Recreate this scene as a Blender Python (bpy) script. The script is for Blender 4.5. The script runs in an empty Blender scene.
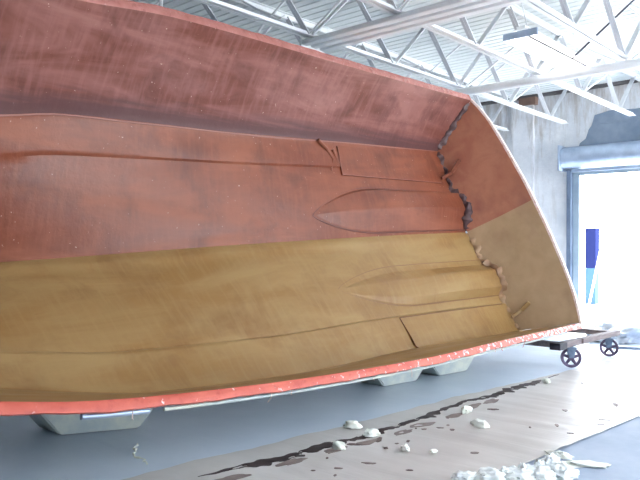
import bpy, bmesh, math, random
from mathutils import Vector, Matrix, noise
CAMR = ((0.6733673, -0.73926249, 0.00821303), (-0.01696674, -0.00434633, 0.99984661), (-0.7391134, -0.67340336, -0.01546955))
WL, WR = 1.2, 9.0      # sky brightness away from / towards the door side
EXPO = 0.0
SPILL_LINE = [(2.85,3.652),(3.175,3.614),(3.426,3.582),(3.7,3.548),(4.03,3.547),(4.38,3.511),(4.68,3.517),(5.21,3.525),(5.6,3.568),(6.0,3.592),(6.5,3.544),(7.0,3.57),(8.29,3.571)]
WL, WR = 4.0, 15.0
SUN = 56
CABA, CABB = (9.38, 2.99, 4.85), (9.24, 3.83, 4.13)
WX = 4.553
EXPO = -0.2
EXPO = -0.15
import math
# ---------- geometry of the place (metres; +X along the roof joists, +Y away, Z up) ----------
LEAN = 0.475
HO = (0.0, 3.72, 0.52)
def hull_pt(x, u, v):
    s, c = math.sin(LEAN), math.cos(LEAN)
    return (x, HO[1] + u*s + v*c, HO[2] + u*c - v*s)
def interp(tab, x):
    if x <= tab[0][0]: return tab[0][1]
    if x >= tab[-1][0]:
        (x0, y0), (x1, y1) = tab[-2], tab[-1]
        return y1 + (y1-y0)/(x1-x0)*(x-x1)
    n = len(tab)
    for i in range(n-1):
        if tab[i][0] <= x <= tab[i+1][0]:
            (x0, y0), (x1, y1) = tab[i], tab[i+1]
            h = x1-x0; d = (y1-y0)/h
            def sl(k):
                if k <= 0 or k >= n-1: return None
                a = (tab[k][1]-tab[k-1][1])/(tab[k][0]-tab[k-1][0]); b = (tab[k+1][1]-tab[k][1])/(tab[k+1][0]-tab[k][0])
                return 0.0 if a*b <= 0 else 2*a*b/(a+b)
            m0 = sl(i); m1 = sl(i+1)
            if m0 is None: m0 = d
            if m1 is None: m1 = d
            t = (x-x0)/h
            return ((2*t**3-3*t**2+1)*y0 + (t**3-2*t**2+t)*h*m0 + (-2*t**3+3*t**2)*y1 + (t**3-t**2)*h*m1)
GL = [(-2.6,1.72),(-2.2,1.40),(-1.5,1.02),(-.5,.66),(.5,.40),(1.6,.18),(2.2,.09),(3.27,.02),(4.1,-.01),(5.5,-.03),(7.0,-.0),(9.3,.04)]
GU = [(-2.6,1.76),(-1.8,2.2),(-.8,2.65),(.3,3.0),(1.5,3.22),(2.8,3.37),(3.9,3.52),(5.0,3.56),(5.9,3.58),(7.43,3.62),(9.3,3.68)]
CUU = [(-2.6,1.75),(-1.6,1.98),(-.6,2.25),(.6,2.5),(1.6,2.68),(2.45,2.8),(3.0,2.91),(3.61,2.95),(4.59,3.0),(5.95,3.05),(7.7,3.15),(9.3,3.22)]
CLU = [(-2.6,1.73),(-1.6,1.5),(-.6,1.15),(.6,.82),(1.6,.6),(2.05,.51),(2.6,.40),(3.17,.31),(5.1,.25),(6.5,.28),(9.3,.26)]
CV = [(-2.6,.05),(-1.5,.55),(0,.86),(2.3,.92),(4.6,.92),(6,.85),(7.7,.80),(9.3,.75)]
KV = [(-2.6,.1),(-2.2,.8),(-1.2,1.5),(0,1.85),(1.6,1.88),(2.6,1.76),(3.5,1.62),(4.55,1.44),(5.9,1.24),(7.56,1.02),(9.3,.84)]
KU = 1.87
RAKE = .28; XT = 9.3
def ku(x):
    return interp([(-2.6,1.74),(-1,1.80),(1,1.87),(9.3,1.87)], x)
def bottom_v(x, u):
    """inner surface of the hull bottom without strakes"""
    k = ku(x); kv = interp(KV, x); cv = interp(CV, x)
    cu = interp(CUU, x) if u > k else interp(CLU, x)
    t = max(0., min(1., (u-k)/(cu-k))) if abs(cu-k) > 1e-6 else 0
    return kv + (cv-kv)*t
# ---------------------------------------------------------------- helpers
COL = bpy.context.scene.collection
def srgb(r, g, b):
    f = lambda c: (c/255/12.92) if c/255 <= .04045 else ((c/255+.055)/1.055)**2.4
    return (f(r), f(g), f(b), 1)
def obj(name, bm, mats, parent=None, smooth=None):
    me = bpy.data.meshes.new(name)
    bm.normal_update()
    if smooth is not None:
        for f in bm.faces: f.smooth = True
        for e in bm.edges:
            if len(e.link_faces) == 2 and e.calc_face_angle(0) > math.radians(smooth): e.smooth = False
    bm.to_mesh(me); bm.free()
    for m in (mats if isinstance(mats, (list, tuple)) else [mats]): me.materials.append(m)
    o = bpy.data.objects.new(name, me); COL.objects.link(o)
    if parent: o.parent = parent
    return o
def tag(o, label=None, cat=None, group=None, kind=None):
    if label: o['label'] = label
    if cat: o['category'] = cat
    if group: o['group'] = group
    if kind: o['kind'] = kind
    return o
def empty(name, loc=(0, 0, 0)):
    e = bpy.data.objects.new(name, None); COL.objects.link(e); e.location = loc; e.empty_display_size = .1
    return e
def rehome(root):
    """children meshes are written in world coordinates: bring them under the root's location"""
    M = Matrix.Translation(-root.location)
    def walk(p):
        for c in p.children:
            if c.type == 'MESH': c.data.transform(M)
            walk(c)
    bpy.context.view_layer.update()
    walk(root)
def box(bm, c, s, rot=None, bev=0.0):
    m = Matrix.Translation(c) @ (rot.to_4x4() if rot else Matrix.Identity(4)) @ Matrix.Diagonal((s[0], s[1], s[2], 1))
    r = bmesh.ops.create_cube(bm, size=1, matrix=m)
    if bev:
        es = list({e for v in r['verts'] for e in v.link_edges})
        bmesh.ops.bevel(bm, geom=es, offset=bev, segments=2, profile=.6, affect='EDGES')
def bar(bm, a, b, w, h, up=(0, 0, 1)):
    a = Vector(a); b = Vector(b); d = (b-a); L = d.length; d.normalize()
    y = Vector(up).cross(d)
    if y.length < 1e-4: y = Vector((0, 1, 0)).cross(d)
    y.normalize(); z = d.cross(y)
    m = Matrix((d, y, z)).transposed()
    box(bm, (a+b)/2, (L, w, h), m)
def rod(bm, a, b, r, n=8, r2=None):
    a = Vector(a); b = Vector(b); d = b-a
    m = Matrix.Translation((a+b)/2) @ d.to_track_quat('Z', 'Y').to_matrix().to_4x4()
    bmesh.ops.create_cone(bm, cap_ends=True, segments=n, radius1=r, radius2=r if r2 is None else r2, depth=d.length, matrix=m)
def grid(bm, P, mat=None):
    """P[i][j] -> quads"""
    V = [[bm.verts.new(p) for p in row] for row in P]
    for i in range(len(P)-1):
        for j in range(len(P[0])-1):
            try: f = bm.faces.new((V[i][j], V[i+1][j], V[i+1][j+1], V[i][j+1]))
            except ValueError: continue
            if mat: f.material_index = mat(i, j)
    return V
def thick(P, off):
    """closed slab from a grid of points and an offset vector function"""
    bm = bmesh.new()
    Q = [[Vector(p)+Vector(off(i, j)) for j, p in enumerate(r)] for i, r in enumerate(P)]
    A = [[bm.verts.new(p) for p in r] for r in P]; B = [[bm.verts.new(p) for p in r] for r in Q]
    n, m = len(P), len(P[0])
    for i in range(n-1):
        for j in range(m-1):
            bm.faces.new((A[i][j], A[i+1][j], A[i+1][j+1], A[i][j+1]))
            bm.faces.new((B[i][j], B[i][j+1], B[i+1][j+1], B[i+1][j]))
    for i in range(n-1):
        bm.faces.new((A[i][0], B[i][0], B[i+1][0], A[i+1][0])); bm.faces.new((A[i][m-1], A[i+1][m-1], B[i+1][m-1], B[i][m-1]))
    for j in range(m-1):
        bm.faces.new((A[0][j], A[0][j+1], B[0][j+1], B[0][j])); bm.faces.new((A[n-1][j], B[n-1][j], B[n-1][j+1], A[n-1][j+1]))
    bmesh.ops.recalc_face_normals(bm, faces=bm.faces)
    return bm

# ---------------------------------------------------------------- materials
def mat(name, col, rough=.6, metal=0, spec=.5):
    m = bpy.data.materials.new(name); m.use_nodes = True
    b = m.node_tree.nodes['Principled BSDF']
    b.inputs['Base Color'].default_value = col; b.inputs['Roughness'].default_value = rough
    b.inputs['Metallic'].default_value = metal; b.inputs['Specular IOR Level'].default_value = spec
    return m
class N:
    def __init__(s, m): s.m = m; s.t = m.node_tree; s.b = s.t.nodes['Principled BSDF']
    def coord(s, scale=(1, 1, 1), rot=(0, 0, 0)):
        g = s.t.nodes.new('ShaderNodeNewGeometry'); mp = s.t.nodes.new('ShaderNodeMapping')
        mp.inputs['Scale'].default_value = scale; mp.inputs['Rotation'].default_value = rot
        s.t.links.new(g.outputs['Position'], mp.inputs['Vector']); return mp.outputs[0]
    def noise(s, vec, scale, detail=4, rough=.55, dist=0):
        n = s.t.nodes.new('ShaderNodeTexNoise'); n.inputs['Scale'].default_value = scale; n.inputs['Detail'].default_value = detail
        n.inputs['Roughness'].default_value = rough; n.inputs['Distortion'].default_value = dist
        s.t.links.new(vec, n.inputs['Vector']); return n.outputs['Fac']
    def ramp(s, fac, stops):
        r = s.t.nodes.new('ShaderNodeValToRGB'); e = r.color_ramp.elements
        while len(e) < len(stops): e.new(.5)
        for k, (p, c) in enumerate(stops):
            e[k].position = p; e[k].color = c if isinstance(c, tuple) else (c, c, c, 1)
        s.t.links.new(fac, r.inputs[0]); return r.outputs[0]
    def mix(s, fac, a, b, mode='MIX'):
        x = s.t.nodes.new('ShaderNodeMix'); x.data_type = 'RGBA'; x.blend_type = mode
        for i, v in ((0, fac), (6, a), (7, b)):
            if isinstance(v, (int, float)): x.inputs[i].default_value = v
            elif isinstance(v, tuple): x.inputs[i].default_value = v
            else: s.t.links.new(v, x.inputs[i])
        return x.outputs[2]
    def color(s, c): s.t.links.new(c, s.b.inputs['Base Color'])
    def rough(s, c): s.t.links.new(c, s.b.inputs['Roughness'])
    def bump(s, h, strength=.3, dist=.01):
        b = s.t.nodes.new('ShaderNodeBump'); b.inputs['Strength'].default_value = strength; b.inputs['Distance'].default_value = dist
        s.t.links.new(h, b.inputs['Height']); s.t.links.new(b.outputs[0], s.b.inputs['Normal'])

def laminate(name, base, light, dark, rough=.42, specks=True):
    m = mat(name, base, rough, 0, .35); n = N(m)
    c1 = n.coord((.5, 2.2, 2.2)); c2 = n.coord((1, 1, 1)); c3 = n.coord((3.5, .45, .45))
    a = n.noise(c1, 1.4, 5, .6, .6)
    col = n.mix(n.ramp(a, [(.38, 0.), (.66, 1.)]), base, light)
    b = n.noise(c2, 1.9, 4, .6, .3)
    col = n.mix(n.ramp(b, [(.5, 0.), (.72, .75)]), col, dark)
    st = n.noise(c3, 5, 3, .6)                        # overlapping strips of mat laid across the hull
    col = n.mix(n.ramp(st, [(.47, 0.), (.68, .4)]), col, light)
    if specks:
        sp = n.noise(c2, 34, 2, .5)
        col = n.mix(n.ramp(sp, [(.735, 0.), (.76, .7)]), col, srgb(205, 180, 165))
    n.color(col)
    n.rough(n.ramp(a, [(.3, rough-.1), (.7, rough+.15)]))
    n.bump(n.noise(c2, 9, 6, .65), .35, .012)
    return m
M = {}
M['red'] = laminate('red_laminate', srgb(114, 57, 37), srgb(138, 80, 58), srgb(86, 42, 32))
M['side'] = laminate('brown_red_laminate', srgb(106, 58, 48), srgb(146, 100, 94), srgb(84, 44, 38))
M['yellow'] = laminate('ochre_laminate', srgb(141, 106, 62), srgb(156, 127, 84), srgb(124, 88, 52), specks=False)
M['yside'] = laminate('dark_ochre_laminate', srgb(136, 104, 62), srgb(150, 120, 76), srgb(116, 86, 50), specks=False)
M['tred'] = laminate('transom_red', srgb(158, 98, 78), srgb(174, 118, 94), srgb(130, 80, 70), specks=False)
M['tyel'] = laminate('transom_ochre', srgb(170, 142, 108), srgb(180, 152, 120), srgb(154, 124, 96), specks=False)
M['greyfil'] = laminate('grey_resin', srgb(78, 56, 58), srgb(96, 72, 72), srgb(70, 44, 46), specks=False)
M['tanfil'] = laminate('tan_resin', srgb(150, 116, 84), srgb(172, 142, 112), srgb(130, 90, 66), specks=False)
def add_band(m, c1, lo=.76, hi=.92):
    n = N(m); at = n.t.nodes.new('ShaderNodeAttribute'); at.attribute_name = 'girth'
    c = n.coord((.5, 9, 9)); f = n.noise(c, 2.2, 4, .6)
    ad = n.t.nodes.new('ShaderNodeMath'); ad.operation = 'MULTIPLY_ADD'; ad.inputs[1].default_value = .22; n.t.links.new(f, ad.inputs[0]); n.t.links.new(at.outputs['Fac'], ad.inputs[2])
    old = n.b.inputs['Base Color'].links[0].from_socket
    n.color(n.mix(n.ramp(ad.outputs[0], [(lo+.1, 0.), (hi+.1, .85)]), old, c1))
add_band(M['side'], srgb(80, 52, 54))  # corner shade above the chine painted in, together with a darker mat strip
def flange_mat(name, base, light, dark, speck):
    m = mat(name, base, .5); n = N(m); c = n.coord()
    col = n.mix(n.ramp(n.noise(c, 5, 4, .6), [(.35, 0.), (.65, 1.)]), base, light)
    col = n.mix(n.ramp(n.noise(c, 14, 3, .6), [(.55, 0.), (.7, .6)]), col, dark)
    # white gelcoat drips: thicker towards the stern
    g = n.t.nodes.new('ShaderNodeNewGeometry'); s = n.t.nodes.new('ShaderNodeSeparateXYZ'); n.t.links.new(g.outputs['Position'], s.inputs[0])
    mr = n.t.nodes.new('ShaderNodeMapRange'); mr.inputs[1].default_value = 3; mr.inputs[2].default_value = 9.3; mr.inputs[3].default_value = -.12; mr.inputs[4].default_value = .05
    n.t.links.new(s.outputs[0], mr.inputs[0])
    ad = n.t.nodes.new('ShaderNodeMath'); n.t.links.new(n.noise(c, 17, 4, .65), ad.inputs[0]); n.t.links.new(mr.outputs[0], ad.inputs[1])
    col = n.mix(n.ramp(ad.outputs[0], [(.53, 0.), (.58, speck)]), col, srgb(238, 222, 222))
    n.color(col); n.bump(n.noise(c, 25, 4), .4, .008)
    return m
M['flange'] = flange_mat('salmon_flange', srgb(190, 84, 68), srgb(204, 100, 82), srgb(168, 62, 54), .85)
M['flange_top'] = flange_mat('pink_flange', srgb(150, 92, 84), srgb(168, 110, 102), srgb(124, 68, 64), .1)
M['flange_stern'] = flange_mat('pale_flange', srgb(222, 196, 182), srgb(236, 220, 210), srgb(190, 140, 124), .8)
def outer_mat():
    m = mat('pale_gelcoat', srgb(150, 160, 168), .45); n = N(m); c = n.coord()
    col = n.mix(n.ramp(n.noise(c, 3, 5, .65), [(.4, 0.), (.62, 1.)]), srgb(176, 188, 190), srgb(208, 212, 200))
    col = n.mix(n.ramp(n.noise(c, 1.6, 3, .6), [(.55, 0.), (.68, .6)]), col, srgb(140, 152, 160))
    n.color(col); return m
M['outer'] = outer_mat()
def plain(name, a, b, scale=6, rough=.6, metal=0, bump=.1, stretch=(1, 1, 1)):
    m = mat(name, a, rough, metal); n = N(m); c = n.coord(stretch)
    f = n.noise(c, scale, 5, .6); n.color(n.mix(n.ramp(f, [(.35, 0.), (.65, 1.)]), a, b))
    if bump: n.bump(f, bump, .01)
    return m
M['joist'] = plain('white_steel_paint', srgb(228, 232, 235), srgb(238, 240, 242), 3, .45, 0, 0)
M['web'] = plain('grey_steel_paint', srgb(200, 203, 208), srgb(214, 216, 220), 3, .5, 0, 0)
M['deck'] = plain('white_roof_deck', srgb(218, 224, 224), srgb(228, 233, 233), .8, .55, 0, 0)
M['steel'] = plain('galvanised_steel', srgb(150, 166, 190), srgb(178, 194, 214), 3, .35, .4, 0)
M['steelblue'] = plain('blue_jamb_steel', srgb(92, 106, 128), srgb(108, 122, 144), 3, .4, .1, 0)
M['jamblight'] = plain('pale_jamb_steel', srgb(136, 154, 168), srgb(152, 168, 180), 3, .4, .1, 0)
M['black'] = mat('black_rubber', srgb(34, 32, 44), .5)
M['iron'] = plain('purple_grey_cast_iron', srgb(84, 72, 100), srgb(104, 92, 118), 20, .45, .3, .2)
M['fork'] = plain('blue_grey_fork_steel', srgb(96, 112, 138), srgb(120, 136, 158), 20, .45, .3, .1)
M['timber'] = plain('weathered_timber', srgb(112, 102, 106), srgb(138, 126, 126), 4, .7, 0, .3, (1, 8, 8))
M['foam'] = plain('white_foam', srgb(244, 246, 240), srgb(234, 236, 222), 9, .85, 0, .5)
M['foamgrey'] = plain('grey_white_foam', srgb(228, 232, 234), srgb(240, 242, 238), 14, .85, 0, .5)
M['scrap'] = plain('brown_scrap', srgb(84, 66, 66), srgb(112, 92, 86), 30, .6, 0, .3)
M['spill'] = plain('dark_wet_resin', srgb(44, 30, 31), srgb(62, 45, 44), 12, .5, 0, .3)
M['stain'] = plain('dried_brown_resin', srgb(112, 96, 92), srgb(138, 122, 116), 12, .5, 0, .2)
M['post'] = mat('dark_blue_paint', srgb(28, 34, 70), 1, 0, 0)
M['postlow'] = mat('pale_blue_paint', srgb(56, 80, 112), 1, 0, 0)
M['whitepole'] = mat('white_pole', srgb(240, 240, 240), .5)
M['cable'] = mat('dark_cable', srgb(70, 72, 84), .5)
M['clear'] = plain('crumpled_plastic', srgb(170, 184, 206), srgb(222, 228, 236), 4, .3, 0, .4)
M['tancloth'] = plain('tan_cloth', srgb(214, 200, 190), srgb(234, 224, 216), 4, .8, 0, .4)
tube = bpy.data.materials.new('lit_tube'); tube.use_nodes = True
tn = tube.node_tree; tn.nodes.clear(); em = tn.nodes.new('ShaderNodeEmission'); ou = tn.nodes.new('ShaderNodeOutputMaterial')
em.inputs[0].default_value = (1, .98, .96, 1); em.inputs[1].default_value = 14; tn.links.new(em.outputs[0], ou.inputs[0]); M['tube'] = tube

def wall_mat():
    m = mat('stained_concrete_wall', srgb(200, 204, 210), .8); n = N(m); c = n.coord(); cv = n.coord((1, 2.2, .35))
    col = n.mix(n.ramp(n.noise(c, 1.2, 6, .7), [(.38, 0.), (.62, 1.)]), srgb(210, 214, 220), srgb(230, 232, 236))
    col = n.mix(n.ramp(n.noise(cv, 2.1, 6, .7, .4), [(.52, 0.), (.68, .6)]), col, srgb(198, 196, 196))
    # rust-brown damp along the top of the wall
    g = n.t.nodes.new('ShaderNodeNewGeometry'); s = n.t.nodes.new('ShaderNodeSeparateXYZ'); n.t.links.new(g.outputs['Position'], s.inputs[0])
    mr = n.t.nodes.new('ShaderNodeMapRange'); mr.inputs[1].default_value = 3.4; mr.inputs[2].default_value = 4.7; mr.inputs[3].default_value = 0; mr.inputs[4].default_value = .2
    n.t.links.new(s.outputs[2], mr.inputs[0])
    ad = n.t.nodes.new('ShaderNodeMath'); n.t.links.new(n.noise(cv, 3.1, 5, .7), ad.inputs[0]); n.t.links.new(mr.outputs[0], ad.inputs[1])
    col = n.mix(n.ramp(ad.outputs[0], [(.6, 0.), (.8, .7)]), col, srgb(172, 162, 154))
    n.color(col); n.bump(n.noise(c, 7, 6, .7), .5, .02)
    return m
M['wall'] = wall_mat()
M['recessgrey'] = plain('dark_grey_recess', srgb(116, 132, 152), srgb(140, 154, 172), 2.5, .85, 0, .4)
M['brownwood'] = plain('brown_plywood_patch', srgb(110, 88, 78), srgb(134, 108, 96), 4, .8, 0, .2)
def conc():
    m = mat('blue_grey_concrete', srgb(150, 164, 190), .75); n = N(m); c = n.coord()
    col = n.mix(n.ramp(n.noise(c, 2.2, 6, .65), [(.35, 0.), (.65, 1.)]), srgb(154, 166, 186), srgb(172, 182, 198))
    col = n.mix(n.ramp(n.noise(c, 11, 5, .7), [(.6, 0.), (.7, .4)]), col, srgb(180, 188, 198))
    n.color(col); n.bump(n.noise(c, 18, 4), .2, .005); return m
M['concrete'] = conc()
def sheet(name, a, b, rough, wr=1.0):
    m = mat(name, a, rough); n = N(m); c = n.coord(); w = n.coord((3.6, .35, 1), (0, 0, .05)); w2 = n.coord((2, .7, 1), (0, 0, -.15))
    col = n.mix(n.ramp(n.noise(c, 1.1, 5, .6), [(.35, 0.), (.65, 1.)]), a, b)
    n.color(col)
    h = n.mix(.5, n.noise(w, 1.7, 3, .5, .8), n.noise(w2, 2.3, 4, .6, .5))
    n.bump(h, wr, .03); return m
M['paper'] = sheet('tan_masking_paper', srgb(188, 182, 178), srgb(202, 196, 192), .38, .35)
M['poly'] = sheet('blue_grey_plastic_film', srgb(198, 210, 226), srgb(210, 220, 234), .35, .3)
M['ground'] = plain('pale_yard_concrete', srgb(206, 206, 204), srgb(222, 222, 220), .6, .8, 0, .1)

# ---------------------------------------------------------------- the room
X1 = 14.2
def slab(name, a, b, m, label=None):
    bm = bmesh.new(); box(bm, [(p+q)/2 for p, q in zip(a, b)], [abs(q-p) for p, q in zip(a, b)])
    o = obj(name, bm, m); o['kind'] = 'structure'; return o
slab('floor', (-9, -6, -.15), (X1, 16, 0), M['concrete'])
slab('ground', (X1, -30, -.2), (70, 50, -.03), M['ground'])
# door wall: one mesh with the doorway cut out
bm = bmesh.new()
DY0, DY1, DZ = 1.9, 5.80, 3.30
for a, b in (((X1, DY1, 0), (X1+.25, 16, 5.1)), ((X1, -6, 0), (X1+.25, DY0, 5.1)), ((X1, DY0, DZ), (X1+.25, DY1, 5.1))):
    box(bm, [(p+q)/2 for p, q in zip(a, b)], [abs(q-p) for p, q in zip(a, b)])
box(bm, (X1-.04, 6.95, 2.4), (.08, .5, 4.8))          # shallow pilaster beside the hull's stern
box(bm, (X1-.03, 8.6, 2.4), (.06, .45, 4.8))
obj('wall_right', bm, M['wall'])['kind'] = 'structure'
slab('wall_back', (-9, 16, 0), (X1, 16.2, 5.1), M['wall'])
slab('wall_left', (-9.2, -6, 0), (-9, 16.2, 5.1), M['wall'])
slab('unseen_wall_front', (-9, -6.2, 0), (4.0, -6, 5.1), M['wall'])  # unseen wall, cut short so added daylight reaches the ceiling and door wall
slab('ground_front', (-9, -40, -.2), (X1, -6.2, -.03), M['ground'])
# thin dark grey panel standing in for a recess over the door
bm = bmesh.new()
pts = [(5.78, 3.55), (5.70, 3.76), (5.58, 3.84), (5.52, 4.02), (5.46, 4.10), (5.40, 4.30), (5.1, 4.36), (4.6, 4.33), (3.9, 4.36), (2.4, 4.34), (2.4, 3.55)]
f = bm.faces.new([bm.verts.new((X1-.004, y, z)) for y, z in pts])
r = bmesh.ops.extrude_face_region(bm, geom=[f]); bmesh.ops.translate(bm, verts=[v for v in r['geom'] if isinstance(v, bmesh.types.BMVert)], vec=(-.02, 0, 0))
box(bm, (X1-.035, 3.85, 4.12), (.03, 2.9, .025))
bmesh.ops.recalc_face_normals(bm, faces=bm.faces)
obj('wall_patch', bm, M['recessgrey'])['kind'] = 'structure'
# dark ledge where the roof meets the wall
slab('trim_1', (X1-.10, -6, 4.84), (X1, 16, 4.90), mat('dark_ledge', srgb(92, 90, 92), .8))
slab('trim_2', (X1-.14, 6.62, 4.68), (X1-.001, 7.0, 4.84), M['brownwood'])

# ceiling: ribbed roof deck, ribs run across the joists
bm = bmesh.new()
prof = []; x = -9.2
while x < X1+.3:
    for dx, dz in ((0, 0), (.10, 0), (.118, .012), (.147, .012)): prof.append((x+dx, 4.9+dz))
    x += .165
P = [[(x, y, z) for y in (-6.2, 16.2)] for x, z in prof]
grid(bm, P)
for v in list(bm.verts): pass
P2 = [[(x, y, 5.02) for y in (-6.2, 16.2)] for x in (-9.2, X1+.3)]
grid(bm, P2)
obj('ceiling', bm, M['deck'])['kind'] = 'structure'

# ---------------------------------------------------------------- roof joists
ZB, ZT = 4.10, 4.86
def joist(y, first):
    r = empty('roof_joist', (0, y, ZB))
    bm = bmesh.new()                                   # bottom chord: two angles back to back
    for s in (-1, 1):
        box(bm, (2.35, y+s*.036, ZB+.004), (22.7, .052, .008)); box(bm, (2.35, y+s*.014, ZB+.03), (22.7, .008, .055))
    obj('bottom_chord', bm, M['joist'], r)
    bm = bmesh.new()
    for s in (-1, 1):
        box(bm, (2.6, y+s*.036, ZT+.034), (23.1, .052, .008)); box(bm, (2.6, y+s*.014, ZT), (23.1, .008, .06))
    obj('top_chord', bm, M['joist'], r)
    k = 0; nx = 12.95
    while nx > -8.4:
        for dx in (-.85, .85):
            tx = min(nx+dx, 14.1)
            bm = bmesh.new()
            for s in (-1, 1): bar(bm, (nx+dx*.03, y+s*.02, ZB+.02), (tx-dx*.04, y+s*.02, ZT), .014, .038, (0, 1, 0))
            obj('web_bar', bm, M['web'], r)
        nx -= 1.7
    rehome(r)
    return r
JY = [-2.1, -.8, .45, 1.95, 3.25, 4.5, 5.8, 7.1, 8.4, 9.7]
names = {5.8: 'white roof joist passing just above the hull\'s upper stern corner',
         4.5: 'white roof joist between the tube light and the hull\'s stern corner',
         3.25: 'white open web roof joist just right of the tube light',
         1.95: 'white open web roof joist cutting the top right corner of the photo',
         7.1: 'white roof joist half hidden right behind the hull\'s upper rim',
         8.4: 'white roof joist farthest behind the hull, barely showing over its rim'}
for y in [j for j in JY if j in names]:
    j = joist(y, False); tag(j, names[y], 'roof joist', 'roof joists under the ribbed deck')
# long members slung under the joists
t = empty('ceiling_track', (6.27, 5.85, 4.02))
bm = bmesh.new()
box(bm, (6.27, 2.9, 4.045), (.40, 5.9, .03))
obj('top_plate', bm, M['joist'], t)
for dx in (-.165, 0, .165):
    bm = bmesh.new(); box(bm, (6.27+dx, 2.9, 4.02), (.10, 5.9, .045), bev=.015); obj('rail', bm, M['joist'], t)
bm = bmesh.new(); box(bm, (6.27, 5.87, 4.03), (.42, .03, .1)); obj('end_plate', bm, M['joist'], t)
rehome(t)
tag(t, 'long white twin-rail track hung under the joists, ending above the hull\'s upper rim', 'track')
bm = bmesh.new()
rod(bm, (9.62, 5.85, 4.02), (9.62, -4, 4.02), .065, 20)
o = obj('ceiling_pipe', bm, M['joist'], None, 40)
tag(o, 'thick pale grey round pipe under the joists, from hull corner to right edge', 'pipe')
# cross bridging between neighbouring joists
for x in (6.1, 9.75, 11.25):
    for ya, yb in ((1.95, 3.25), (3.25, 4.5), (4.5, 5.8), (5.8, 7.1)):
        if x == 9.75 and ya == 3.25: continue
        b = empty('cross_bridging', (x, (ya+yb)/2, 4.5))
        for p, q in (((x-.02, ya+.03, ZB+.03), (x-.02, yb-.03, ZT)), ((x+.02, yb-.03, ZB+.03), (x+.02, ya+.03, ZT))):
            bm = bmesh.new(); bar(bm, p, q, .024, .024); obj('brace', bm, M['joist'], b)
        rehome(b)
        where = {6.1: 'over the twin-rail track', 9.75: 'over the round pipe', 11.25: 'nearer the door wall'}[x]
        span = {1.95: 'in the rightmost joist bay', 3.25: 'in the joist bay of the tube light', 4.5: 'left of the tube light', 5.8: 'behind the hull rim'}[ya]
        tag(b, 'crossed white brace %s, %s' % (where, span), 'brace', 'cross braces between the roof joists')
# hanging wire, electric cables
bm = bmesh.new(); c0 = Vector(hull_pt(3.62, 3.5, -.1)); rod(bm, (WX, 6.6, 3.3), (WX, 6.6, 4.89), .02, 6)
tag(obj('hanging_wire', bm, M['joist']), 'thin pale wire hanging over the hull\'s upper rim at top left', 'wire')
bm = bmesh.new(); rod(bm, CABA, CABB, .014, 6)
tag(obj('ceiling_cable', bm, M['cable']), 'thin dark cable slanting across the joists right of the tube light', 'cable')

# fluorescent fixture
fx = empty('tube_light', (9.4, 4.17, 4.36))
bm = bmesh.new()
P = []
for x in (8.42, 10.75):
    P.append([(x, 3.93, 4.29), (x, 3.95, 4.33), (x, 4.08, 4.40), (x, 4.26, 4.40), (x, 4.39, 4.33), (x, 4.41, 4.29)])
bm.free(); bm = thick(P, lambda i, j: (0, 0, .012))
obj('reflector', bm, M['joist'], fx)
bm = bmesh.new(); box(bm, (9.58, 4.17, 4.425), (2.3, .12, .05)); obj('ballast_housing', bm, M['joist'], fx)
for x in (8.41, 10.76):
    bm = bmesh.new(); box(bm, (x, 4.17, 4.335), (.03, .48, .09), bev=.008); obj('end_cap', bm, M['steel'], fx)
for y in (4.03, 4.31):
    bm = bmesh.new(); rod(bm, (8.44, y, 4.315), (10.73, y, 4.315), .019, 14); obj('tube', bm, M['tube'], fx, 40)
for x in (8.7, 10.4):
    bm = bmesh.new(); rod(bm, (x, 4.2, 4.45), (x, 4.3, 4.89), .006, 6); obj('hanger', bm, M['web'], fx)
rehome(fx)
tag(fx, 'lit twin tube light with white reflector hanging between the joists, above the round pipe', 'ceiling light')

# ---------------------------------------------------------------- roll-up door
dr = empty('rollup_door', (14.0, 3.9, 3.2))
bm = bmesh.new()
prof = [(14.19, 3.68), (13.92, 3.66), (13.84, 3.60), (13.80, 3.50), (13.80, 3.40), (13.84, 3.30), (13.92, 3.24), (14.19, 3.22)]
P = [[(x, y, z) for x, z in prof] for y in (1.5, 5.96)]
V = grid(bm, P)
bm.faces.new([v for v in V[0]]); bm.faces.new([v for v in V[1]][::-1])
bmesh.ops.recalc_face_normals(bm, faces=bm.faces)
obj('hood', bm, M['steel'], dr, 50)
bm = bmesh.new(); box(bm, (13.98, 5.985, 3.44), (.42, .03, .52), bev=.01); obj('end_bracket', bm, M['steel'], dr)
bm = bmesh.new(); box(bm, (14.02, 3.85, 3.18), (.06, 3.9, .07), bev=.008); obj('bottom_bar', bm, M['steel'], dr)
bm = bmesh.new(); box(bm, (14.07, 3.85, 3.12), (.03, 3.85, .08)); obj('curtain', bm, M['jamblight'], dr)
rehome(dr); dr['kind'] = 'structure'; dr.name = 'door_1'
jb = empty('door_jamb', (14.1, 5.8, 0))
bm = bmesh.new(); box(bm, (14.10, 5.86, 1.6), (.2, .09, 3.2)); obj('angle', bm, M['steelblue'], jb)
bm = bmesh.new(); box(bm, (14.13, 5.745, 1.6), (.06, .13, 3.2)); obj('guide_track', bm, M['jamblight'], jb)
rehome(jb); jb['kind'] = 'structure'; jb.name = 'trim_3'

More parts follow.
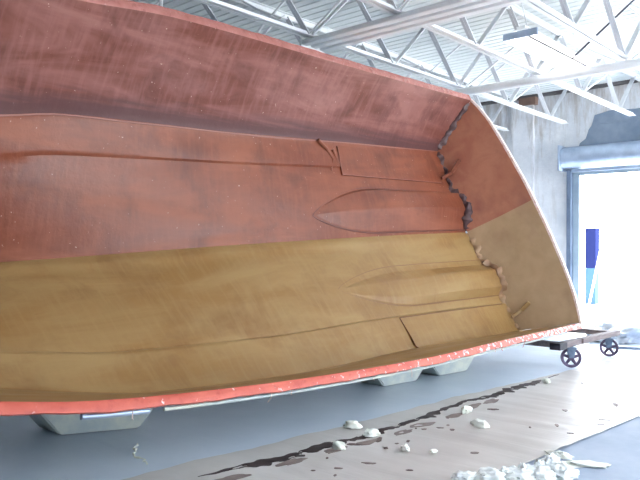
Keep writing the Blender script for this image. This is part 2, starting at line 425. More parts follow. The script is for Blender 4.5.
# ---------------------------------------------------------------- the boat hull mould
hull = empty('boat_hull_mold', (4, 5.2, 0))
NX = 110
def endx(v): return XT - RAKE*v
def secpoints(x_rel, sgn):
    """rows of one hull half from the gunwale to the keel; x_rel 0 (bow) .. 1 (stern)"""
    rows = []
    def at(fn_uv):
        # solve x for this row so that the stern end lies on the raked transom
        x = -2.6 + (XT+2.6)*x_rel
        for _ in range(6):
            u, v = fn_uv(x); x = -2.6 + (endx(v)+2.6)*x_rel
        u, v = fn_uv(x); return hull_pt(x, u, v)
    gu = (lambda x: interp(GU, x)) if sgn > 0 else (lambda x: interp(GL, x))
    cu = (lambda x: interp(CUU, x)) if sgn > 0 else (lambda x: interp(CLU, x))
    cv = lambda x: interp(CV, x)
    for k in range(0, 13):                              # side panel, slightly hollow near the chine
        t = k/12*.93
        def f(x, t=t):
            b = math.sin(math.pi*min(1, t))*(.045 if sgn > 0 else 0)
            return gu(x)+(cu(x)-gu(x))*t + sgn*b, cv(x)*t
        rows.append(at(f))
    def fc(x): return cu(x)+(gu(x)-cu(x))*.015 - 0*sgn, cv(x)*.985
    rows.append(at(fc))
    def fb(t, dv):
        def f(x):
            k = ku(x); c = cu(x); u = c+(k-c)*t; kv = interp(KV, x); v = cv(x)+(kv-cv(x))*t
            w = max(0, min(1, (x+2)/2))
            return u, v-dv*w
        return f
    for t, dv in ((.03, -.0), (.12, .012), (.24, .02), (.262, .018), (.275, .0)):
        rows.append(at(fb(t, dv)))
    for k in range(1, 11): rows.append(at(fb(.275+(.90-.275)*k/10, .012*math.sin(math.pi*k/10))))
    kd = .012 if sgn < 0 else 0.0
    rows.append(at(fb(.925, kd))); rows.append(at(fb(.96, kd))); rows.append(at(fb(1, 0)))
    return rows
def off_out(d):
    s, c = math.sin(LEAN), math.cos(LEAN)
    return (0, c*d, -s*d)
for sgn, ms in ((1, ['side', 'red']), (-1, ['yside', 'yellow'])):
    G = [secpoints(i/NX, sgn) for i in range(NX+1)]
    bm = bmesh.new()
    def mi(i, j): return 0 if j <= 12 else 1
    grid(bm, G, mi)
    # the outer skin, 3 cm further out
    H = []
    for r in G:
        row = []
        for j, p in enumerate(r):
            q = Vector(p); a = Vector(r[max(0, j-1)]); b = Vector(r[min(len(r)-1, j+1)])
            tdir = (b-a).normalized() if (b-a).length > 1e-6 else Vector((0, 0, 1))
            nrm = Vector((1, 0, 0)).cross(tdir)*(-sgn)
            want = Vector((0, math.cos(LEAN), -math.sin(LEAN)))*.7 + Vector((0, math.sin(LEAN), math.cos(LEAN)))*sgn*.7
            if nrm.dot(want) < 0: nrm = -nrm
            row.append(q + nrm*.02)
        H.append(row)
    grid(bm, H, lambda i, j: 2)
    bm.verts.ensure_lookup_table()
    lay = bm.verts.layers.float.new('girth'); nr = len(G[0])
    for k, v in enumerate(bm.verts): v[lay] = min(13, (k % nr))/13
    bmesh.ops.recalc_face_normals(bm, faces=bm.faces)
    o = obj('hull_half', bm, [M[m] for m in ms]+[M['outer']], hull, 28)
    o['label'] = 'red-brown upper half of the hull shell' if sgn > 0 else 'ochre yellow lower half of the hull shell'
# gunwale flange round the opening
def flange(tab, sgn, w, name, m, i0=-2.6, lab=None):
    P = []
    n = 120
    for i in range(n+1):
        x = i0 + (XT-i0)*i/n; u = interp(tab, x)
        wob = .004*math.sin(x*9)+.003*math.sin(x*23)
        P.append([hull_pt(x, u, 0), hull_pt(x, u+sgn*.02, -.012), hull_pt(x, u+sgn*(w+wob), -.008), hull_pt(x, u+sgn*(w+wob), .022)])
    b = thick([[P[i][j] for j in range(3)] for i in range(n+1)], lambda i, j: (0, .025*math.cos(LEAN), -.025*math.sin(LEAN)))
    o = obj(name, b, m, hull, 40)
    if lab: o['label'] = lab
flange(GL, -1, .072, 'flange', M['flange'], lab='salmon flange along the lower rim, spattered white near the stern')
flange(GU, 1, .095, 'flange', M['flange_top'], lab='pink flange along the upper rim')
# transom
EDGE = [(0.0, 0.0), (.04, -.012), (.3, -.07), (.56, -.11), (.9, -.14), (1.46, -.165), (2.04, -.17), (2.54, -.15), (3.22, -.10), (3.5, -.05), (3.68, 0.0)]
def edge_v(u):
    return interp(EDGE, u)
def transom_grid(lo, hi, n=24, m=16, ext=0.0):
    P = []
    for i in range(n+1):
        s = lo+(hi-lo)*i/n                              # 0 lower gunwale .. 1 upper gunwale, .5 keel
        uo = .04+(3.68-.04)*s if s >= 0 else .04
        uo = .04 + (1.87-.04)*s/.5 if s < .5 else 1.87+(3.68-1.87)*(s-.5)/.5
        vo = edge_v(uo)
        if s < .5: ui = .26+(1.87-.26)*s/.5; vi = .75+(.84-.75)*s/.5
        else: ui = 1.87+(3.22-1.87)*(s-.5)/.5; vi = .84+(.75-.84)*(s-.5)/.5
        row = []
        for j in range(m+1):
            t = j/m; u = uo+(ui-uo)*t; v = vo+(vi-vo)*t
            bulge = .03*math.sin(math.pi*t)*math.sin(math.pi*s)
            row.append(hull_pt(XT-RAKE*v+bulge, u, v))
        P.append(row)
    return P
for lo, hi, m, lab in ((0, .5, 'tyel', 'ochre lower half of the transom'), (.5, 1, 'tred', 'red-brown upper half of the transom')):
    b = thick(transom_grid(lo, hi), lambda i, j: (.03, 0, 0))
    o = obj('transom', b, [M[m]], hull, 30); o['label'] = lab
# pale lip round the transom edge
P = []
for i in range(61):
    u = .0+(3.70)*i/60; v = edge_v(u)
    P.append([hull_pt(XT-RAKE*v-.004, u, v+.004), hull_pt(XT-RAKE*v, u, v-.014), hull_pt(XT-RAKE*v+.05, u, v-.014)])
o = obj('transom_lip', thick(P, lambda i, j: (0, .02*math.cos(LEAN), -.02*math.sin(LEAN))), M['flange_stern'], hull, 40)
o['label'] = 'pale pink lip round the transom edge'
# propeller tunnels
M['seam_and_shade'] = mat('dark_red_seam_and_shade', srgb(92, 42, 32), .5); M['seampink'] = mat('pink_seam', srgb(140, 92, 82), .5); M['tan_seam_and_shade'] = mat('brown_seam_and_shade', srgb(122, 82, 50), .5)
TPROF = {1: [(.16, 0), (.22, .10), (.43, .97), (.45, 1.03), (.47, 1.01), (.60, .88), (.69, .78), (.71, .72), (.77, 0)],
         -1: [(.35, 0), (.43, .08), (.56, .97), (.59, 1.03), (.61, 1.01), (.72, .90), (.80, .80), (.83, .72), (.93, 0)]}
TH = .13
def tunnel(sgn, x0, tip, m, lab):
    P = []; n = 60; c = 1.75
    for i in range(n+1):
        t = (i/n)**1.3; x = x0+(9.12-x0)*t
        r = min(1, t/.38); r = math.sin(r*math.pi/2)**.75
        h = TH*min(1, (t/.7))**.8
        row = []
        for o_, hh in TPROF[sgn]:
            oo = tip+(o_-tip)*r; u = c+sgn*oo
            v = bottom_v(x, u)-h*hh+(.008 if hh == 0 else 0)
            row.append(hull_pt(x, u, v))
        P.append(row)
    b = thick(P, lambda i, j: off_out(.03))
    o = obj('propeller_tunnel', b, M[m], hull, 22); o['label'] = lab
    for k, rr in ((0, .009), (-1, .008)):
        bm = bmesh.new()
        for i in range(n): rod(bm, Vector(P[i][k])-Vector(off_out(.012)), Vector(P[i+1][k])-Vector(off_out(.012)), rr, 6)
        obj('seam', bm, M['seam_and_shade' if sgn > 0 else 'tan_seam_and_shade'], hull)  # dark resin bead that also paints in contact shade along the tunnel edges
tunnel(1, 6.12, .40, 'red', 'red pointed propeller tunnel')
tunnel(-1, 6.0, .60, 'yellow', 'ochre pointed propeller tunnel')
# raised pads beside the tunnels, with a beaded edge
def pad(sgn, x0, x1, us, m, me, lab, h=.015):
    n = 30; P = []
    for i in range(n+1):
        x = x0+(x1-x0)*i/n; row = []
        for k, u in enumerate(us(x)):
            cu = interp(CUU, x) if sgn > 0 else interp(CLU, x)
            over = (u-cu)*sgn
            v = bottom_v(x, u) if over < 0 else interp(CV, x)-over*1.2
            row.append(hull_pt(x, u, v-(.025 if over < -.08 else .018)))
        P.append(row)
    b = thick(P, lambda i, j: off_out(h+.05))
    o = obj('raised_pad', b, M[m], hull, 20); o['label'] = lab
    bm = bmesh.new()
    path = [P[0][k] for k in range(len(P[0])-1, -1, -1)] + [P[i][0] for i in range(1, n+1)]
    for a, c in zip(path[:-1], path[1:]): rod(bm, a, c, .0045, 6)
    obj('seam', bm, M[me], hull)
pad(-1, 6.68, 8.98, lambda x: [.68, .52, .40, .30, .26], 'yellow', 'seam_and_shade', 'flat ochre pad beside the tunnel')
pad(1, 6.72, 8.86, lambda x: [2.66, 2.80, 2.95, 3.0, 3.04], 'red', 'seampink', 'flat red pad beside the tunnel')
# brackets from the pads to the transom
def bracket(pts, m, lab):
    bm = bmesh.new()
    A, B, Cc = [Vector(hull_pt(*p)) for p in pts]
    bar(bm, A, B, .035, .05); bar(bm, B, Cc, .04, .06)
    bmesh.ops.bevel(bm, geom=bm.edges[:], offset=.008, segments=1, affect='EDGES')
    o = obj('bracket', bm, M[m], hull); o['label'] = lab
bracket([(8.98, .46, .72), (9.1, .50, .60), (9.15, .56, .46)], 'yellow', 'ochre bracket on the transom')
bracket([(8.86, 2.72, .76), (9.06, 2.78, .68), (9.14, 2.92, .50)], 'red', 'red bracket on the transom')
# rough resin fillet where bottom meets transom, and along the upper transom corner
random.seed(4)
def fillet(path, r, m, lab, seed=0):
    bm = bmesh.new(); prev = None; n = 12
    for i, p in enumerate(path):
        p = Vector(p); a = Vector(path[max(0, i-1)]); b = Vector(path[min(len(path)-1, i+1)]); d = (b-a).normalized()
        y = d.orthogonal().normalized(); z = d.cross(y); ring = []
        for k in range(n):
            an = 2*math.pi*k/n; q = p+(y*math.cos(an)+z*math.sin(an))*r*(1 if i not in (0, len(path)-1) else .3)
            q += (q-p)*(noise.noise(q*14+Vector((seed, 0, 0)))*.9+noise.noise(q*5)*.5)
            ring.append(bm.verts.new(q))
        if prev:
            for k in range(n): bm.faces.new((prev[k], prev[(k+1) % n], ring[(k+1) % n], ring[k]))
        prev = ring
    bmesh.ops.recalc_face_normals(bm, faces=bm.faces)
    o = obj('resin_fillet', bm, M[m], hull, 60); o['label'] = lab
def along(us, vfun, n=60):
    out = []
    for i in range(n+1):
        u = us[0]+(us[1]-us[0])*i/n; v = vfun(u); out.append(hull_pt(XT-RAKE*v+.035, u, v+.035))
    return out
def tv(u):
    if u > 1.87: o_ = u-1.75
    else: o_ = 1.75-u
    base = .84-.09*abs(u-1.87)/1.4
    b = 0
    T_ = TPROF[1 if u > 1.87 else -1]
    for (a, p), (c, q) in zip(T_[:-1], T_[1:]):
        if a <= o_ <= c: b = TH*(p+(q-p)*(o_-a)/(c-a))
    return base-b
fillet(along((1.86, .26), tv), .07, 'tanfil', 'lumpy tan resin fillet')
fillet(along((1.90, 3.22), tv), .08, 'greyfil', 'lumpy dark grey resin fillet', 5)
P = [hull_pt(XT-RAKE*.75*t+.025, 3.68+(3.22-3.68)*t+.03, .75*t) for t in [k/30 for k in range(2, 31)]]
fillet(P, .06, 'greyfil', 'dark resin fillet in the upper transom corner', 9)
# fore-and-aft mat joint on the upper chine and beads
def bead(fn, x0, x1, r, m, name='bead', n=90):
    bm = bmesh.new(); pts = [hull_pt(*fn(x0+(x1-x0)*i/n)) for i in range(n+1)]
    for a, b in zip(pts[:-1], pts[1:]): rod(bm, a, b, r, 6)
    obj(name, bm, M[m], hull)
bead(lambda x: (x, interp(CUU, x)+.004*math.sin(x*3), interp(CV, x)-.004), -1.5, 9.0, .009, 'seampink', 'seam')
# little cross rib ahead of the red pad
def rib(pts, m):
    bm = bmesh.new(); P = [Vector(hull_pt(*p)) for p in pts]
    for a, b in zip(P[:-1], P[1:]): rod(bm, a, b, .022, 8)
    o = obj('cross_rib', bm, M[m], hull, 60)
rib([(6.35, 3.06, .80), (6.52, 2.98, .85), (6.60, 2.86, .88), (6.55, 2.72, .94)], 'red')
rib([(6.62, 2.98, .84), (6.68, 2.86, .88), (6.80, 2.68, .93)], 'red')
# feet of the cradle bonded to the outside
def foot(px, py, w0, w1, dep, ztop, tilt, lab):
    bm = bmesh.new()
    for part, (ya, yb) in enumerate(((0, dep),)):
        vs = []
        for y in (ya, yb):
            for x, z in ((-w1/2, ztop), (-w0/2, .012), (w0/2, .012), (w1/2, ztop)):
                vs.append(bm.verts.new((px+x*math.cos(tilt), py+y+x*math.sin(tilt), z)))
        for q in ((0, 1, 2, 3), (7, 6, 5, 4), (0, 4, 5, 1), (1, 5, 6, 2), (2, 6, 7, 3), (3, 7, 4, 0)): bm.faces.new([vs[i] for i in q])
    bmesh.ops.bevel(bm, geom=bm.edges[:], offset=.012, segments=2, affect='EDGES')
    bmesh.ops.recalc_face_normals(bm, faces=bm.faces)
    o = obj('cradle_foot', bm, M['outer'], hull, 30); o['label'] = lab
foot(3.02, 5.15, .62, 1.25, .35, .40, -.42, 'pale trapezoid cradle foot')
foot(6.45, 4.62, .55, 1.25, .35, .36, -.1, 'pale trapezoid cradle foot')
foot(7.45, 4.55, .55, 1.25, .35, .36, -.1, 'pale trapezoid cradle foot')
foot(.2, 5.1, .62, 1.2, .35, .55, .3, 'pale trapezoid cradle foot')
# pale rail and a pipe under the lower rim, with stray glass strands
def under(x0, x1, du, v, r, m, nme):
    bm = bmesh.new(); n = 40; pts = [hull_pt(x0+(x1-x0)*i/n, interp(GL, x0+(x1-x0)*i/n)+du, v) for i in range(n+1)]
    for a, b in zip(pts[:-1], pts[1:]): rod(bm, a, b, r, 8)
    obj(nme, bm, M[m], hull, 60)
under(2.65, 8.9, -.078, .055, .012, 'outer', 'stiffener_rail')
under(2.1, 2.55, -.07, .075, .02, 'steel', 'pipe_stub')
random.seed(12)
for x in (2.4, 3.55, 3.75, 4.75, 5.3, 6.9, 7.05, 7.6):
    bm = bmesh.new(); p = Vector(hull_pt(x, interp(GL, x)-.075, .01)); L = random.uniform(.03, .09)
    for k in range(4):
        q = p+Vector((random.uniform(-.012, .012), random.uniform(-.01, .01), -L/4)); rod(bm, p, q, .003, 5); p = q
    obj('glass_strand', bm, M['flange_stern'] if x < 6 else M['flange'], hull)
rehome(hull)
tag(hull, 'huge orange and ochre fibreglass boat hull mould lying on its side', 'boat hull')

# ---------------------------------------------------------------- caster dolly under the stern
dl = empty('caster_dolly', (9.6, 4.2, 0))
for (a, b) in (((8.5, 3.70), (9.16, 3.70)), ((9.22, 3.70), (10.60, 3.70))):
    bm = bmesh.new(); box(bm, ((a[0]+b[0])/2, 3.70, .318), (b[0]-a[0], .10, .075), bev=.008); obj('side_beam', bm, M['timber'], dl)
bm = bmesh.new(); box(bm, (9.35, 5.85, .318), (1.7, .10, .075), bev=.008); obj('side_beam', bm, M['timber'], dl)
for x in (8.62, 10.45):
    bm = bmesh.new(); box(bm, (x, 4.36 if x > 10 else 4.78, .318), (.14, 1.2 if x > 10 else 2.04, .07), bev=.008); obj('cross_beam', bm, M['timber'], dl)
bm = bmesh.new(); box(bm, (8.52, 3.69, .318), (.22, .14, .085), bev=.006); obj('corner_plate', bm, M['black'], dl)
def caster(x, y, ang):
    c = empty('caster', (x, y, 0)); c.parent = dl; c.location = Vector((x, y, 0))
    r = .128; R = Matrix.Rotation(ang, 4, 'Z'); T = Matrix.Translation((x, y, r)) @ R @ Matrix.Rotation(math.pi/2, 4, 'X')
    bm = bmesh.new()                                    # rim
    n = 36; rings = []
    for rr, z in ((r, -.022), (r, .022), (r-.018, .024), (r-.034, .015), (r-.034, -.015), (r-.018, -.024)):
        rings.append([bm.verts.new(T @ Vector((rr*math.cos(2*math.pi*k/n), rr*math.sin(2*math.pi*k/n), z))) for k in range(n)])
    for i in range(6):
        for k in range(n): bm.faces.new((rings[i][k], rings[i][(k+1) % n], rings[(i+1) % 6][(k+1) % n], rings[(i+1) % 6][k]))
    bmesh.ops.recalc_face_normals(bm, faces=bm.faces)
    parts = [('rim', bm, M['iron'])]
    bm = bmesh.new(); rod(bm, T @ Vector((0, 0, -.035)), T @ Vector((0, 0, .035)), .03, 18); parts.append(('hub', bm, M['iron']))
    bm = bmesh.new()
    for k in range(5):
        a = 2*math.pi*k/5+.3; u = Vector((math.cos(a), math.sin(a), 0))
        rod(bm, T @ (u*.02), T @ (u*.108), .024, 10, .017)
    parts.append(('spokes', bm, M['iron']))
    bm = bmesh.new()
    for s in (-1, 1):
        P0 = [(-.03, .0), (.03, .0), (.055, .125), (-.055, .125)]
        T2 = Matrix.Translation((x, y, r)) @ R
        vs = [bm.verts.new(T2 @ Vector((px, s*(.042)+d, pz))) for d in (-.004, .004) for px, pz in P0]
        for q in ((0, 1, 2, 3), (7, 6, 5, 4), (0, 4, 5, 1), (1, 5, 6, 2), (2, 6, 7, 3), (3, 7, 4, 0)): bm.faces.new([vs[i] for i in q])
    box(bm, (x, y, r+.128), (.13, .10, .012), R.to_3x3()); rod(bm, (x, y, r+.13), (x, y, .298), .028, 14)
    box(bm, (x, y, .294), (.13, .1, .008))
    bmesh.ops.recalc_face_normals(bm, faces=bm.faces)
    parts.append(('fork', bm, M['fork']))
    for nme, b, m in parts:
        o = obj(nme, b, m, c, 40); o.data.transform(Matrix.Translation((-x, -y, 0)))
    return c
root_loc = dl.location.copy()
cs = [caster(8.93, 3.70, -1.0), caster(10.28, 3.70, -1.25), caster(8.93, 5.85, -.7), caster(10.0, 5.85, -1.2)]
bpy.context.view_layer.update()
for c in dl.children:
    if c.type == 'MESH': c.data.transform(Matrix.Translation(-root_loc))
    else: c.location = c.location-root_loc
dl.location.z += .010
tag(dl, 'low timber dolly on spoked iron casters under the hull\'s stern corner', 'dolly')

# ---------------------------------------------------------------- floor coverings
def sheet_h(x, y, z, amp):
    h = amp*(.5+.7*noise.noise(Vector((x*2.1, y*.9, z*50)))+.9*noise.noise(Vector((x*5.5, y*.9, 3))))
    return z+max(0, h)
def paper_z(x, y): return sheet_h(x, y, .011, .013)
def wavy_sheet(name, outline, z, m, label, cat, amp=.006, step=.12):
    """outline: (x, y_low, y_high) samples"""
    P = []
    for x, a, b in outline:
        n = max(4, int((b-a)/step)); n = 24; row = []
        for j in range(n+1):
            y = a+(b-a)*j/n
            row.append((x, y, sheet_h(x, y, z, amp)))
        P.append(row)
    b = thick(P, lambda i, j: (0, 0, -.003))
    for v in b.verts:
        if v.co.z < .0012: v.co.z = .0012
    o = obj(name, b, m, None, 60); tag(o, label, cat); return o
random.seed(2)
xs = [i*.05-3 for i in range(330)]
EA = [(-3, 4.1), (2.57, 3.97), (4.25, 3.86), (5.3, 3.82), (6.66, 3.74), (8.5, 3.62), (11, 3.5), (14, 3.4)]
EB = [(-3, 2.5), (4.42, 2.25), (5.25, 2.215), (6.73, 2.14), (10, 2.0), (14, 1.9)]
xs2 = [x for x in xs if x < 13.3]
wavy_sheet('plastic_sheet', [(x, interp(EA, x)-.25, 7.6) for x in xs2], .003, M['poly'], 'blue grey plastic sheet spread on the floor beneath the hull', 'plastic sheet', .004)
wavy_sheet('floor_paper', [(x, interp(EB, x)+.01*noise.noise(Vector((x*2, 0, 0))), interp(EA, x)+.015*noise.noise(Vector((x*1.5, 5, 0)))) for x in xs2], .011, M['paper'], 'wrinkled tan paper strip along the floor in front of the hull, dirty with spills', 'floor paper', .013)
# spill running along the paper
def blob(bm, x, y, rx, ry, z, seed, n=18, rot=0):
    vs = []
    for k in range(n):
        a = 2*math.pi*k/n; rr = 1+.45*noise.noise(Vector((math.cos(a)*1.3+seed, math.sin(a)*1.3, seed*.7)))+.25*noise.noise(Vector((math.cos(a)*4, math.sin(a)*4, seed)))
        dx, dy = rx*rr*math.cos(a), ry*rr*math.sin(a)
        vs.append((x+dx*math.cos(rot)-dy*math.sin(rot), y+dx*math.sin(rot)+dy*math.cos(rot)))
    top = [bm.verts.new((a, b, paper_z(a, b)+.003)) for a, b in vs]; bot = [bm.verts.new((a, b, paper_z(a, b)-.002)) for a, b in vs]
    bm.faces.new(top); bm.faces.new(bot[::-1])
    for k in range(n): bm.faces.new((top[k], bot[k], bot[(k+1) % n], top[(k+1) % n]))
SP = SPILL_LINE
bm = bmesh.new(); random.seed(7)
def spill_at(x): return interp(SP, x)
P = []
n = 420
for i in range(n+1):
    x = SP[0][0]+(SP[-1][0]-SP[0][0])*i/n; t = (x-SP[0][0])/(SP[-1][0]-SP[0][0])
    w = .045*(1.5-t)+.09*max(0, noise.noise(Vector((x*2.3, 1.7, 0)))+.15)+.02*noise.noise(Vector((x*11, 0, 9)))
    w = max(.004, w)*min(1, t*12, (1-t)*6)
    y = spill_at(x)+.02*noise.noise(Vector((x*5, 8, 0)))
    ya = y-w*(.7+.9*noise.noise(Vector((x*13, 3, 3)))); yb = y+w*(.5+.4*noise.noise(Vector((x*10, 6, 3))))
    row = []
    for k in range(5):
        yy = ya+(yb-ya)*k/4; row.append((x, yy, paper_z(x, yy)+(.0035 if noise.noise(Vector((x*9, yy*22, 1))) > -.42 else -.002)))
    P.append(row)
b = thick(P, lambda i, j: (0, 0, -.004))
tag(obj('resin_spill', b, M['spill']), 'long dark wet spill running along the far edge of the tan paper', 'spill')
# white foam chunks
def chunk(x, y, sx, sy, sz, seed, m, label, name='foam_chunk', group='scattered foam chunks', z0=.022, sub=3, rough=.45):
    bm = bmesh.new(); bmesh.ops.create_icosphere(bm, subdivisions=sub, radius=1)
    for v in bm.verts:
        d = 1+rough*noise.noise(v.co*1.6+Vector((seed*3.1, 0, 0)))+rough*.5*noise.noise(v.co*4.5+Vector((0, seed, 0)))
        d += rough*.3*noise.noise(v.co*11)
        v.co = Vector((v.co.x*sx*d, v.co.y*sy*d, max(-.25, v.co.z)*sz*d))
    zmin = min(v.co.z for v in bm.verts)
    a = seed*1.3
    for v in bm.verts:
        c = v.co; v.co = Vector((x+c.x*math.cos(a)-c.y*math.sin(a), y+c.x*math.sin(a)+c.y*math.cos(a), z0+c.z-zmin))
    o = obj(name, bm, m, None, 50); o.location = (0, 0, 0)
    tag(o, label, name.replace('_', ' ').split()[-1] if name != 'foam_chunk' else 'foam', group); return o
CH = [((3.97, 3.41), .075, 'white foam lump lowest on the photo among those on the dark spill'),
      ((4.43, 3.46), .08, 'white foam lump lodged in the dark spill left of centre'),
      ((4.30, 3.04), .055, 'small round white foam lump alone on tan paper, below the spill'),
      ((4.52, 3.735), .085, 'white foam lump at the edge of the blue grey plastic, above the spill'),
      ((5.70, 3.34), .085, 'largest white foam lump beside the spill, right of the centre'),
      ((5.30, 2.98), .085, 'broken white foam lump on tan paper, just below the largest one by the spill'),
      ((4.375, 2.844), .035, 'tiny white foam crumb alone on tan paper near the bottom pile'),
      ((7.65, 3.46), .07, 'pale foam lump at the far end of the spill near the front caster')]
for i, ((x, y), s, lab) in enumerate(CH):
    chunk(x, y, s*.9, s*.56, s*.5, i+1, M['foam'], lab)
CG = [((4.93, 1.93), .14, .02, 'flat smear of white foam on the bare concrete right of the pile'),
      ((5.60, 1.72), .06, .02, 'small white foam scrap on bare concrete at the right edge of the photo'),
      ((4.93, 2.13), .09, .03, 'yellowish foam lump on the paper\'s edge just above the foam pile')]
for i, ((x, y), s, h, lab) in enumerate(CG):
    chunk(x, y, s, s*.45, h, i+21, M['foam'], lab, z0=.02 if y > 2.1 else .001, rough=.8)
# pile at the bottom edge of the photo
pile = [((4.62, 2.06), .10, .085), ((4.56, 2.04), .11, .05), ((4.44, 2.10), .12, .045), ((4.32, 2.17), .13, .045), ((4.18, 2.27), .13, .04), ((4.04, 2.37), .11, .03), ((4.55, 1.95), .13, .06), ((4.42, 2.02), .14, .05), ((4.28, 2.10), .14, .05), ((4.12, 2.22), .13, .045), ((4.5, 2.08), .06, .07), ((4.38, 2.14), .05, .06), ((4.24, 2.2), .05, .06), ((4.66, 2.0), .06, .05)]
bm = bmesh.new()
for i, ((x, y), s, h) in enumerate(pile):
    sub = bmesh.new(); bmesh.ops.create_icosphere(sub, subdivisions=4, radius=1)
    me = bpy.data.meshes.new('lump')
    for v in sub.verts:
        d = 1+.32*noise.noise(v.co*1.6+Vector((i*3.1, 0, 0)))+.28*noise.noise(v.co*4.5+Vector((0, i, 0)))+.16*noise.noise(v.co*11)
        v.co = Vector((x+v.co.x*s*d, y+v.co.y*s*.75*d, .022+max(-.1, v.co.z)*h*d))
    sub.to_mesh(me); sub.free(); bm.from_mesh(me); bpy.data.meshes.remove(me)
tag(obj('foam_pile', bm, M['foamgrey'], None, 70), 'long torn heap of white foam at the bottom edge of the photo, right of centre', 'foam', kind='stuff')
# torn white string lying on the plastic
bm = bmesh.new(); random.seed(3)
p = Vector((3.02, 4.62, .016))
for k in range(16):
    q = p+Vector((-.012+random.uniform(-.03, .03), -.035+random.uniform(-.02, .02), 0)); q.z = .016+.01*abs(math.sin(k)); rod(bm, p, q, random.uniform(.003, .008), 6); p = q
tag(obj('white_string', bm, M['foam']), 'torn white string scrap on the plastic sheet below the left cradle foot', 'string')
# brown scraps on the paper
SC = [((5.825, 2.534), .085, .018, 'long dark brown sliver on tan paper, right half, longest of the scraps'),
      ((5.99, 3.231), .07, .035, 'dark oval scrap on tan paper right of the largest foam lump'),
      ((5.046, 3.096), .04, .025, 'dark brown scrap left of the broken foam lump'),
      ((3.862, 3.029), .06, .025, 'reddish brown scrap on tan paper below the spill, left half'),
      ((4.402, 3.364), .075, .03, 'brown smear right beside the foam lump lodged in the spill'),
      ((4.149, 3.42), .07, .04, 'brown blot between the two foam lumps on the spill'),
      ((6.431, 2.721), .07, .03, 'flat grey brown scrap on tan paper, above the long sliver'),
      ((6.293, 2.308), .07, .018, 'brown scrap near the paper\'s right edge'),
      ((7.041, 2.467), .10, .03, 'grey scrap on the bright paper close to the photo\'s right edge'),
      ((4.585, 2.626), .04, .03, 'dark scrap alone above the foam pile')]
rest = [(5.167, 3.21), (5.033, 3.204), (4.26, 3.188), (4.407, 3.193), (4.514, 3.165), (6.128, 2.273), (7.898, 3.144), (3.927, 2.736), (4.891, 3.349), (4.911, 3.282), (5.597, 2.672), (5.643, 2.345), (3.496, 3.034), (3.472, 3.21), (3.75, 3.33), (3.62, 3.12), (5.4, 3.36)]
def scrap(x, y, a, b, seed):
    bm = bmesh.new(); blob(bm, x, y, a, b, .029, seed, rot=-.9 if seed % 2 else .5)
    return obj('brown_scrap', bm, M['scrap' if seed % 3 else 'stain'])
for i, ((x, y), a, b, lab) in enumerate(SC):
    tag(scrap(x, y, a*.75, b*.75, i), lab, 'scrap', 'brown scraps on the tan paper')
random.seed(5)
for i, (x, y) in enumerate(rest):
    tag(scrap(x, y, random.uniform(.014, .032), random.uniform(.008, .016), i+30), 'small flat brown scrap among many on the tan paper', 'scrap', 'small brown scraps on the tan paper')
# faint brown stains under the spill's near side
random.seed(9)
for i in range(9):
    x = 3.0+i*.42+random.uniform(-.1, .1); bm = bmesh.new()
    blob(bm, x, spill_at(x)-.13-random.uniform(0, .07), .13, .045, .0275, i+70, rot=random.uniform(-.3, .3))
    tag(obj('stain', bm, M['stain']), 'faint brown stain on tan paper along the near side of the spill', 'stain', 'brown stains beside the spill')

# ---------------------------------------------------------------- by the door and outside
def heap(name, x, y, sx, sy, sz, seed, m, label, cat, z0=.0):
    bm = bmesh.new(); bmesh.ops.create_icosphere(bm, subdivisions=4, radius=1)
    for v in bm.verts:
        d = 1+.4*noise.noise(v.co*1.8+Vector((seed, 0, 0)))+.25*noise.noise(v.co*4+Vector((0, seed, 0)))
        v.co = Vector((x+v.co.x*sx*d, y+v.co.y*sy*d, max(0, v.co.z)*sz*d+z0))
    return tag(obj(name, bm, m, None, 60), label, cat)
heap('crumpled_plastic', 12.4, 4.25, .75, .45, .30, 3, M['clear'], 'crumpled bluish plastic heap on the floor behind the dolly, before the doorway', 'plastic sheet', .012)
heap('cloth_heap', 16.3, 5.1, 1.1, .8, .75, 8, M['tancloth'], 'pale tan heap outside the doorway near the photo\'s right edge', 'heap', -.03)
bm = bmesh.new(); bar(bm, (11.0, 3.9, .05), (11.6, 2.6, .05), .06, .04)
tag(obj('floor_batten', bm, M['fork']), 'thin grey batten lying on the floor right of the rear caster', 'batten')
ps = empty('blue_post', (21, 8.06, -.03))
bm = bmesh.new(); box(bm, (21, 8.06, .51), (.30, .30, 1.08), bev=.02); obj('lower_panel', bm, M['postlow'], ps)
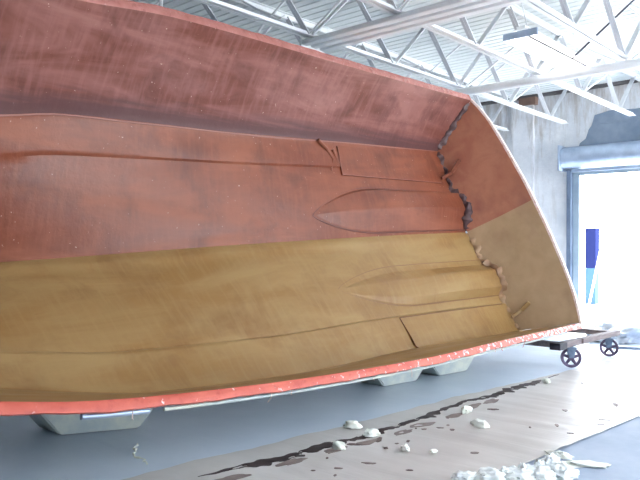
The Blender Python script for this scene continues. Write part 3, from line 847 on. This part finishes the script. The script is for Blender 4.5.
bm = bmesh.new(); box(bm, (21, 8.06, 1.65), (.32, .32, 1.2), bev=.02); obj('upper_panel', bm, M['post'], ps)
rehome(ps); tag(ps, 'dark blue post with pale blue foot standing outside the doorway', 'post')
bm = bmesh.new(); rod(bm, (20.2, 7.85, -.03), (20.75, 7.72, 1.6), .03, 8)
tag(obj('leaning_pole', bm, M['whitepole']), 'thin white pole leaning towards the dark blue post outside', 'pole')

# ---------------------------------------------------------------- light
sd = bpy.data.lights.new('sun', 'SUN'); sd.energy = SUN; sd.angle = math.radians(12); sd.color = (1, .97, .92)
so = bpy.data.objects.new('sun', sd); COL.objects.link(so); so.location = (20, 3, 12)
so.rotation_euler = Vector((-.45, .55, -.68)).to_track_quat('-Z', 'Y').to_euler()
w = bpy.data.worlds.new('World'); bpy.context.scene.world = w; w.use_nodes = True
nt = w.node_tree; nt.nodes.clear()
tc = nt.nodes.new('ShaderNodeTexCoord'); sep = nt.nodes.new('ShaderNodeSeparateXYZ'); nt.links.new(tc.outputs['Generated'], sep.inputs[0])
mr = nt.nodes.new('ShaderNodeMapRange'); mr.inputs[1].default_value = -.3; mr.inputs[2].default_value = .9
mr.inputs[3].default_value = WL; mr.inputs[4].default_value = WR
nt.links.new(sep.outputs[0], mr.inputs[0])
bg = nt.nodes.new('ShaderNodeBackground'); bg.inputs[0].default_value = (.86, .93, 1.0, 1)
nt.links.new(mr.outputs[0], bg.inputs[1]); wo = nt.nodes.new('ShaderNodeOutputWorld'); nt.links.new(bg.outputs[0], wo.inputs[0])
sc = bpy.context.scene
sc.view_settings.view_transform = 'Standard'; sc.view_settings.look = 'None'; sc.view_settings.exposure = EXPO; sc.view_settings.gamma = 1
sc.view_settings.use_curve_mapping = False

# ---------------------------------------------------------------- camera
cd = bpy.data.cameras.new('camera'); cam = bpy.data.objects.new('camera', cd); COL.objects.link(cam)
R = Matrix(CAMR)                                        # columns: camera-space images of world X, Y, Z
cam.matrix_world = Matrix.Translation((0, 0, 1.5)) @ R.transposed().to_4x4()
cd.sensor_width = 36; cd.lens = 697/640*36; cd.clip_end = 300
sc.camera = cam
